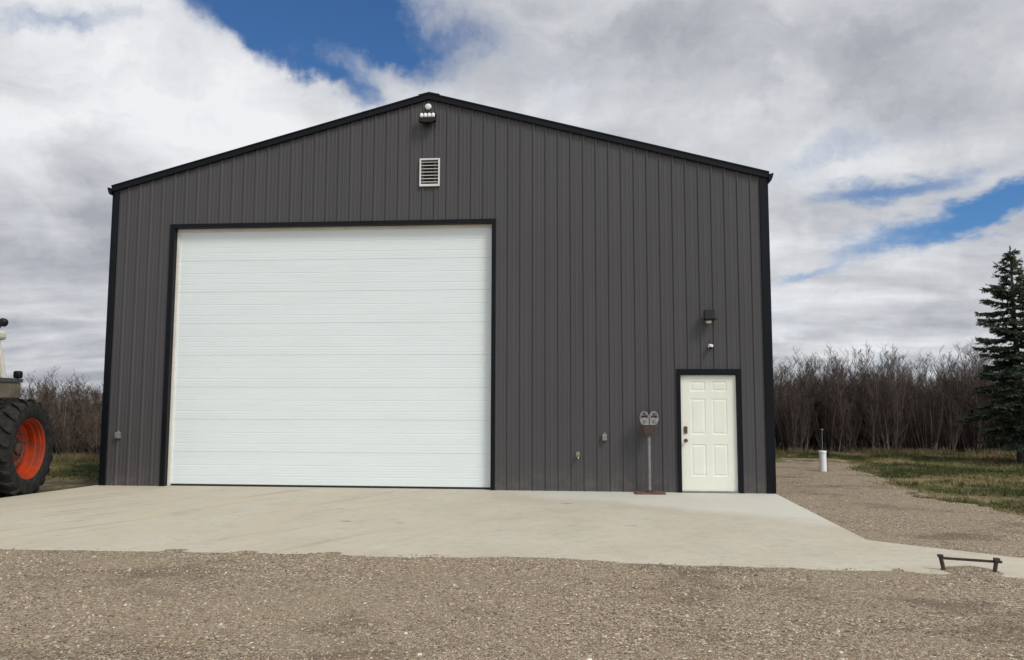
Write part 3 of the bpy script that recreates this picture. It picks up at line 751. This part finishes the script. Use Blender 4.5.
m.lathe([(.014, -.004), (.03, -.003), (.032, .0), (.03, .003), (.014, .004)], 'Y', 14, rotm((0, -.09, .05), rx=R(-35))); m.build('handle', M['galv'], f)

# ------------------------------------------------------------------ twin parking meter
pm = thing('parking_meter', 'old twin head parking meter on grey post and rusty base plate', 'parking meter', (10.11, -.235, 0), R(3))
m = MB(); m.box(-.255, .255, -.15, .15, .002, .026, bev=.004); m.build('base_plate', M['rust_plate'], pm)
m = MB(); m.lathe([(.075, .026), (.075, .036), (.040, .042), (.036, .06)], 'Z', 18); m.build('flange', M['rust'], pm, 40)
m = MB(); m.lathe([(.0275, .04), (.0275, .99), (0, .99)], 'Z', 18); m.build('post', M['galv'], pm, 40)
m = MB(); m.prism([(-.045, .96), (.045, .96), (.085, 1.00), (.105, 1.05), (.115, 1.125), (-.115, 1.125), (-.105, 1.05), (-.085, 1.00)], -.055, .055, 'Y'); m.v = [(x*.95, y, .98+(z-.96)*1.147) for x, y, z in m.v]; m.build('yoke', M['rust'], pm)
for sgn in (-1, 1):
    T0 = Matrix.Translation((sgn*.082, 0, .98-.96*1.147)) @ Matrix.Diagonal((.94, 1, 1.147, 1))
    m = MB(); m.prism([(sgn*u, zc) for u, zc in ((-.082, 1.128), (.03, 1.128), (.058, 1.150), (.080, 1.195), (.084, 1.235), (-.080, 1.235))], -.062, .062, 'Y', T0)
    hd = m.build('meter_head', M['meter'], pm)
    m = MB(); n = 16
    outer = [(.084*math.cos(PI-PI*i/n), 1.237+.098*math.sin(PI-PI*i/n)) for i in range(n+1)]
    inner = [(x*.80, 1.237+(zc-1.237)*.82) for x, zc in outer]
    for i in range(n):
        q = (outer[i], outer[i+1], inner[i+1], inner[i])
        m.add([(p[0], y, p[1]) for y in (-.06, .06) for p in q], [(0, 1, 2, 3), (7, 6, 5, 4), (0, 4, 5, 1), (2, 6, 7, 3)], T0)
    m.build('dome_frame', M['meter'], hd)
    m = MB(); m.prism(inner, -.02, .02, 'Y', T0); m.build('dial_plate', M['dial'], hd)
    m = MB(); m.box(-.004, .004, -.03, -.022, 1.245, 1.300, T0); m.box(-.05, .05, -.026, -.0215, 1.246, 1.266, T0); m.build('pointer', M['rust'], hd)
    m = MB(); m.prism([(x*.995, 1.237+(zc-1.237)*.995) for x, zc in inner], -.050, -.047, 'Y', T0); m.build('window', M['clear_glass'], hd)
    m = MB(); m.box(-.03, .03, -.066, -.0625, 1.165, 1.215, T0, bev=.0015); m.lathe([(0, -.012), (.010, -.012), (.012, 0), (0, 0)], 'Y', 12, T0 @ rotm((0, -.066, 1.19))); m.build('coin_plate', M['galv'], hd)

# ------------------------------------------------------------------ boot scraper at the path
bs = thing('boot_scraper', 'low rusty boot scraper of two stubby posts and a bar beside the concrete path', 'boot scraper', (12.51, -6.28, .012), math.atan2(-.1, .45))
m = MB(); m.tube([(-.205, 0, -.06), (-.238, 0, .115)], .019, 8); m.box(-.262, -.215, -.024, .024, .105, .13, bev=.004); m.build('post', M['rust'], bs)
m = MB(); m.tube([(.195, 0, -.06), (.222, 0, .10)], .019, 8); m.box(.20, .25, -.024, .024, .095, .125, bev=.004); m.build('post', M['rust'], bs)
m = MB(); m.box(-.235, .268, -.006, .006, .082, .106, rotm((0, 0, 0), ry=R(.8)), bev=.003); m.build('scraper_bar', M['rust'], bs)

# ------------------------------------------------------------------ white riser pipe
wp = thing('riser_pipe', 'short white capped plastic pipe with a thin grey rod standing in the gravel', 'pipe', (14.60, 5.1, -.03))
m = MB(); m.lathe([(.082, 0), (.082, .43), (.09, .43), (.09, .47), (.08, .478), (0, .48)], 'Z', 24); m.build('pipe', M['pvc'], wp, 40)
m = MB(); m.tube([(.0, 0, .47), (.004, 0, .97)], .008, 6); m.lathe([(0, .96), (.035, .96), (.035, .985), (0, .99)], 'Z', 12); m.build('rod', M['galv'], wp)
m = MB(); m.tube([(.118, .01, 0), (.118, .01, .36)], .014, 8); m.build('conduit', M['galv'], wp)
m = MB(); m.box(.088, .150, -.03, .05, .33, .47, bev=.008); m.build('junction_box', M['dark_plastic'], wp)

# ------------------------------------------------------------------ tractor (local: x right, y to the rear, origin under the rear axle)
TA = .1725
tr = thing('tractor', 'farm tractor with cream cab and orange rimmed lugged tyre parked at the slab edge', 'tractor', (-1.573, -1.566, -.095), TA)
def wheel(x, y, rad, width, rrim, side, lugs, hz=None):
    """side +1: the dished face looks to +x"""
    hz = hz or rad
    T0 = Matrix.Translation((x, y, hz)) @ (Matrix.Rotation(PI, 4, 'Z') if side < 0 else Matrix.Identity(4))
    m = MB(); w2 = width/2
    # rim: flange, barrel, dished disc
    m.lathe([(rrim+.012, w2*.80), (rrim, w2*.86), (rrim-.018, w2*.80), (rrim-.024, w2*.62), (rrim-.040, w2*.58), (rrim-.044, w2*.30), (rrim-.062, w2*.24), (rrim-.065, -.04), (rrim*.66, -.085), (rrim*.60, -.080), (rrim*.57, -.030), (rrim*.53, -.022), (rrim*.50, -.03), (rrim*.36, -.03), (rrim*.33, -.06), (0, -.06)], 'X', 48, T0)
    m.lathe([(rrim+.012, -w2*.80), (rrim-.018, -w2*.80), (rrim-.055, -w2*.2), (rrim-.065, -.04)], 'X', 48, T0)
    wo = m.build('wheel', M['rim'], tr, 35)
    m = MB()
    sh = rad-.055
    m.lathe([(rrim-.005, w2*.80), (rrim+.02, w2*.92), (rrim+.10, w2*1.02), (rad*.80, w2*1.03), (rad*.88, w2*.98), (sh-.03, w2*.88), (sh, w2*.72), (sh+.012, 0),
             (sh, -w2*.72), (sh-.03, -w2*.88), (rad*.88, -w2*.98), (rad*.80, -w2*1.03), (rrim+.10, -w2*1.02), (rrim+.02, -w2*.92), (rrim-.005, -w2*.80)], 'X', 64, T0)
    for k in range(lugs):
        for s2 in (-1, 1):
            a0 = 2*PI*(k+(.5 if s2 > 0 else 0))/lugs
            # chevron bar from the tread centre over the shoulder
            st = [(.02*s2, 0.0, rad), (s2*w2*.45, .085, rad), (s2*w2*.86, .165, rad-.012), (s2*w2*1.02, .19, rad-.075)]
            ws = [.040, .042, .050, .052]
            vs = []
            for (lx, da, rr), wd in zip(st, ws):
                for sg, rr2 in ((-1, rr), (1, rr), (1, rr-.075), (-1, rr-.075)):
                    ang = a0+da+sg*wd/2/rad
                    vs.append((lx if rr2 == rr else lx*.97, rr2*math.cos(ang), rr2*math.sin(ang)))
            fs = [(0, 1, 2, 3), (12, 15, 14, 13)]
            for i in range(3):
                for j in range(4): fs.append((i*4+j, i*4+4+j, i*4+4+(j+1) % 4, i*4+(j+1) % 4))
            m.add(vs, fs, T0)
    m.build('tyre', M['tyre'], wo, 35)
    m = MB()
    m.lathe([(rrim*.37, -.045), (rrim*.36, -.012), (rrim*.27, -.008), (rrim*.20, -.004), (rrim*.19, .03), (rrim*.12, .045), (0, .05)], 'X', 28, T0)
    for k in range(8):
        a = 2*PI*k/8; m.lathe([(.022, -.02), (.022, .012), (0, .015)], 'X', 6, T0 @ Matrix.Translation((0, rrim*.30*math.cos(a), rrim*.30*math.sin(a))))
    h2 = MB(); h2.lathe([(rrim*.60, -.078), (rrim*.585, -.020), (rrim*.55, -.012), (rrim*.47, -.018), (rrim*.44, -.034), (rrim*.36, -.034)], 'X', 40, T0)
    for k in range(8):
        a = 2*PI*(k+.5)/8; h2.lathe([(.024, -.02), (.024, .006), (0, .010)], 'X', 6, T0 @ Matrix.Translation((0, rrim*.51*math.cos(a), rrim*.51*math.sin(a))))
    h2.build('hub_ring', M['hub_ring'], wo, 35)
    m.build('hub', M['hub'], wo, 35)
    return wo
RW, TW = .845, .47
for side in (1, -1): wheel(side*(1.2-TW/2*.86), 0, RW, TW, .515, side, 21)
for side in (1, -1): wheel(side*.95, -2.55, .58, .34, .34, side, 17)
m = MB(); m.tube([(-1.0, 0, RW), (1.0, 0, RW)], .11, 12); m.tube([(-.85, -2.55, .58), (.85, -2.55, .58)], .08, 10); m.box(-.26, .26, -2.4, .35, .62, 1.18, bev=.03); m.build('chassis', M['dark_plastic'], tr)
m = MB(); m.box(-.36, .36, -3.1, -1.0, 1.15, 1.78, bev=.06); hood = m.build('hood', M['orange_body'], tr)
m = MB(); m.box(-.33, .33, -3.14, -3.09, .80, 1.70, bev=.02); m.build('grille', M['dark_plastic'], hood)
m = MB(); m.tube([(.22, -2.1, 1.75), (.22, -2.1, 2.75)], .045, 12); m.build('exhaust_pipe', M['dark_plastic'], tr)
# cab: lower panels, posts, roof, glass
m = MB(); m.box(-.62, .62, -.95, .27, 1.10, 1.97, bev=.03); cab = m.build('cab', M['cream'], tr)
for sx in (-1, 1):
    for yb, yt in ((.235, .10), (-.90, -.80)):
        m = MB(); m.tube([(sx*.588, yb, 1.95), (sx*.50, yt, 2.72)], [.060, .050], 8); m.build('cab_post', M['cream'], cab)
m = MB(); m.box(-.60, .60, -.98, .25, 2.70, 2.86, bev=.05); m.build('cab_roof', M['cream'], cab)
g = MB()
for sx in (-1, 1): g.add([(sx*.585, -.87, 1.97), (sx*.585, .21, 1.97), (sx*.50, .085, 2.70), (sx*.50, -.78, 2.70)], [(0, 1, 2, 3)])
g.add([(-.56, .232, 1.97), (.56, .232, 1.97), (.48, .105, 2.70), (-.48, .105, 2.70)], [(0, 1, 2, 3)]); g.add([(-.56, -.89, 1.97), (.56, -.89, 1.97), (.48, -.80, 2.70), (-.48, -.80, 2.70)], [(0, 1, 2, 3)])
gl = g.build('cab_window', M['glass'], cab)
md = gl.modifiers.new('Solidify', 'SOLIDIFY'); md.thickness = .006
m = MB(); m.box(-.22, .22, -.35, .02, 1.98, 2.08, bev=.03); m.box(-.22, .22, .0, .10, 2.05, 2.5, bev=.03); m.build('seat', M['dark_plastic'], cab)
m = MB(); m.tube([(0, -.80, 1.97), (0, -.66, 2.22)], .02, 8); m.lathe([(.17, -.012), (.185, 0), (.17, .012)], 'Z', 20, rotm((0, -.64, 2.24), rx=R(30))); m.build('steering_wheel', M['dark_plastic'], cab)
for sx in (1, -1):
    xa, xb = sorted((sx*.60, sx*.875))
    m = MB(); m.box(xa, xb, -.75, .245, 1.69, 1.965, bev=.02); m.box(xa, xb-.03 if sx > 0 else xb, -.95, -.752, 1.45, 1.95, bev=.02); fe = m.build('fender', M['olive'], tr)
    m = MB(); m.box(xa-.012, xb+.016, -.77, .262, 1.968, 2.035)
    for k in range(13): m.box(xa+.01, xb+.0185, -.74+k*.077, -.71+k*.077, 1.975, 2.0285)
    m.box(xa+.0, xb+.0, .258, .266, 1.978, 2.02); m.build('tread_plate', M['plate_steel'], fe)
    m = MB(); m.tube([(sx*.84, .19, 2.03), (sx*.84, .19, 2.06)], .012, 8); m.box(sx*.84-.062, sx*.84+.062, .13, .25, 2.04, 2.17, bev=.03); m.build('work_light', M['dark_plastic'], fe, 50)
    m = MB(); m.tube([(sx*.50, .10, 2.84), (sx*.53, .14, 2.94)], .014, 8); m.lathe([(0, -.05), (.05, -.045), (.075, -.02), (.075, .03), (.06, .055), (0, .06)], 'Y', 18, rotm((sx*.55, .17, 3.01))); m.build('roof_light', M['dark_plastic'], cab, 50)

# ------------------------------------------------------------------ bare shrubs of the two thickets
def shrub_meshes(seed, height, nst, spread, br=9, lean=.22, thick=.022):
    rnd = random.Random(seed); st = MB(); tw = MB()
    def path(p, d, ln, seg, wob, up):
        pts = [p.copy()]; d = d.normalized()
        for i in range(seg):
            d = (d+Vector((rnd.gauss(0, wob), rnd.gauss(0, wob), rnd.gauss(0, wob)+up))).normalized()
            p = p+d*(ln/seg); pts.append(p.copy())
        return pts
    for i in range(nst):
        a = rnd.random()*2*PI; r0 = spread*math.sqrt(rnd.random())
        base = Vector((r0*math.cos(a), r0*math.sin(a), -.05))
        L = height*rnd.uniform(.62, 1.0)
        d = Vector((math.cos(a)*lean*rnd.uniform(.2, 1.6), math.sin(a)*lean*rnd.uniform(.2, 1.6), 1))
        pts = path(base, d, L, 7, .050, .02)
        r = thick*rnd.uniform(.5, 1.15)
        st.tube(pts, [r*(1-.85*k/7) for k in range(8)], 5, False)
        for j in range(br):
            t = rnd.uniform(.08, .98); k = min(int(t*7), 6); p = pts[k].lerp(pts[k+1], t*7-k)
            b = rnd.random()*2*PI; up = rnd.uniform(.7, 2.2)
            bl = L*rnd.uniform(.14, .36)*(1.15-.6*t)
            bp = path(p, Vector((math.cos(b), math.sin(b), up)), bl, 4, .085, .16)
            rb = r*(1-.8*t)*.6+.002
            tw.tube(bp, [rb, rb*.8, rb*.6, rb*.45, .0018], 4, False)
            for q in range(rnd.randint(4, 6)):
                t2 = rnd.uniform(.15, 1); k2 = min(int(t2*4), 3); p2 = bp[k2].lerp(bp[k2+1], t2*4-k2)
                c = rnd.random()*2*PI
                tp = path(p2, Vector((math.cos(c), math.sin(c), rnd.uniform(.4, 2.0))), bl*rnd.uniform(.3, .7), 3, .10, .10)
                tw.tube(tp, [.0042, .0034, .0026, .0015], 3, False)
                for e in range(rnd.randint(1, 3)):
                    p3 = tp[rnd.randint(1, 2)]; c = rnd.random()*2*PI
                    tw.tube(path(p3, Vector((math.cos(c), math.sin(c), rnd.uniform(.3, 1.6))), bl*rnd.uniform(.15, .4), 2, .12, .06), [.0030, .0024, .0014], 3, False)
    return st, tw
def make_shrub(label, seed, height, nst, spread, twmat, group=None, **kw):
    st, tw = shrub_meshes(seed, height, nst, spread, **kw)
    t = thing('bare_shrub', label, 'shrub', group=group)
    st.build('stems', M['bark'], t, 180, fix=False); tw.build('twigs', twmat, t, 180, fix=False)
    return t
def dup(src, label, group):
    c = src.copy(); COL.objects.link(c); c['label'] = label
    if group: c['group'] = group
    elif 'group' in c: del c['group']
    for ch in list(src.children):
        d = ch.copy(); COL.objects.link(d); d.parent = c
    return c
LBL_R = 'bare brown leafless shrub packed in the thicket right of the shed'
LBL_L = 'bare reddish brown leafless shrub in the thicket between tractor and shed'
GR, GL = 'bare shrubs of the thicket right of the shed', 'bare shrubs of the thicket between tractor and shed'
protoR = [make_shrub(LBL_R, 20+i, 2.82, 20, .42, M['twig'], GR, br=13) for i in range(5)]
protoL = [make_shrub(LBL_L, 40+i, 2.12, 19, .45, M['twig_red'], GL, br=14, lean=.34) for i in range(4)]
rnd = random.Random(11)
used = set()
def put(protos, x, y, s, label, group):
    i = rnd.randrange(len(protos)); p = protos[i]
    o = p if (id(protos), i) not in used else dup(p, label, group)
    used.add((id(protos), i))
    o.location = (x, y, float(lawn_z(np.array(x), np.array(y)))); o.rotation_euler = (0, 0, rnd.random()*2*PI); o.scale = (s*rnd.uniform(.9, 1.15), s*rnd.uniform(.9, 1.15), s)
for row, (y, st, s) in enumerate(((12.75, .68, .80), (13.45, .72, .95), (14.3, .72, 1.02), (15.3, .85, 1.04), (16.4, .8, .92))):
    x = 12.2+row*.25
    while x < 27.5:
        put(protoR, x+rnd.uniform(-.25, .25), y+rnd.uniform(-.3, .3), s*rnd.choice((.72, .85, .95, 1.0, 1.06, 1.17))*rnd.uniform(.95, 1.04), LBL_R, GR); x += st
for row, (y, st, s) in enumerate(((7.4, .62, .74), (8.1, .62, .88), (9.0, .68, .98), (10.0, .75, 1.06), (11.0, .75, .95))):
    x = -9.8+row*.3
    while x < -1.2:
        put(protoL, x+rnd.uniform(-.25, .25), y+rnd.uniform(-.3, .3), s*rnd.choice((.75, .88, .98, 1.06, 1.14))*rnd.uniform(.95, 1.04), LBL_L, GL); x += st
def special(label, seed, x, y, h, n, spread, **kw):
    t = make_shrub(label, seed, h, n, spread, M['twig'], None, **kw); t.location = (x, y, -.03); return t
special('tall bare forked tree with spreading limbs above the middle of the right thicket', 71, 19.25, 12.95, 3.55, 9, .16, br=15, lean=.34, thick=.036)
special('bare shrub with rounded crown of fine twigs in the thicket above the riser pipe', 72, 17.15, 13.1, 3.25, 13, .22, br=16, lean=.24, thick=.026)
special('tall bare shrub with dense upright stems beside the spruce in the right thicket', 73, 21.35, 13.0, 3.45, 12, .25, br=15, lean=.22, thick=.028)

# ------------------------------------------------------------------ spruce
def make_spruce():
    rs = random.Random(5); H = 5.85
    t = thing('spruce_tree', 'dark green spruce tree with drooping branches at the right in front of the thicket', 'tree', (20.62, 8.05, -.04))
    m = MB(); m.tube([(0, 0, -.1), (.01, 0, .5), (.03, .01, 2), (.0, .02, 4), (-.02, 0, H-.1), (-.03, 0, H+.02)], [.14, .115, .085, .05, .012, .004], 10); m.build('trunk', M['spruce_bark'], t, 60)
    bw = MB(); V = []; 
    def needle_twig(p0, p1, rad, n):
        d = (p1-p0); L = d.length
        if L < 1e-4: return
        d = d/L; u = d.orthogonal().normalized(); w = d.cross(u)
        for i in range(n):
            s = rs.random(); a = rs.random()*2*PI
            o = u*math.cos(a)+w*math.sin(a)
            b = p0+d*(L*s); tip = b+(o*.8+d*.75)*rad*rs.uniform(.8, 1.5)
            sd = d.cross(o)*.011
            V.append((b-sd, b+sd, tip))
    z = .74
    while z < H-.12:
        f = z/H
        # longest branches near the ground, a thin spire on top
        reach = (1.50*(1-f)**.62)*min(1, (1-f)/.20+.12)*(1 if z > 1.2 else .82)
        nb = 7 if f < .82 else 5
        a0 = rs.random()*2*PI
        for k in range(nb):
            a = a0+2*PI*k/nb+rs.uniform(-.35, .35); ln = reach*rs.choice((.5, .68, .85, 1.0, 1.12, 1.22))*rs.uniform(.88, 1.1)
            o = Vector((math.cos(a), math.sin(a), 0)); zz = z+rs.uniform(-.07, .07)
            rise = .75 if f > .86 else .30 if f > .7 else (.05 if f > .4 else -.18)
            pts = []
            for i in range(7):
                s = i/6
                pts.append(Vector((0, 0, zz))+o*(ln*s)+Vector((0, 0, ln*(rise*s-.22*s*s+.20*s**4))))
            bw.tube(pts, [.022*(1-f)+.006-.003*i/6 for i in range(7)], 4, False)
            side = Vector((-o.y, o.x, 0))
            nt = max(6, int(ln*24))
            for q in range(nt):
                s = rs.uniform(.12, 1.0); i = min(int(s*6), 5); p = pts[i].lerp(pts[i+1], s*6-i)
                tl = (.10+.36*ln*(1-s)**.7*.6)*rs.uniform(.6, 1.1)
                sg = rs.choice((-1, 1))
                d = (o*.75+side*sg*rs.uniform(.5, 1.1)+Vector((0, 0, rs.uniform(-.30, .15)))).normalized()
                e = p+d*tl; needle_twig(p, e, .046, int(85*tl)+12)
                for h in range(int(tl/.065)):
                    s3 = rs.uniform(.25, .95); p3 = p.lerp(e, s3); d3 = (d+side*sg*rs.uniform(-.9, .9)+Vector((0, 0, rs.uniform(-.4, .2)))).normalized()
                    needle_twig(p3, p3+d3*rs.uniform(.07, .16), .042, 13)
            needle_twig(pts[1], pts[-1], .048, int(ln*140)); e = pts[-1]+(pts[-1]-pts[-2]).normalized()*.07; needle_twig(pts[-1], e, .03, 12)
        z += .165+.05*(1-f)
    for zt in np.linspace(H-.5, H, 6): needle_twig(Vector((0, 0, zt-.1)), Vector((-.02, 0, zt+.02)), .045, 30)
    bw.build('branches', M['spruce_bark'], t, 180, fix=False)
    arr = np.array([[tuple(q) for q in tri] for tri in V]).reshape(-1, 3)
    cr = np_mesh('crown', arr, np.arange(len(arr)).reshape(-1, 3), M['needles']); cr.parent = t
make_spruce()
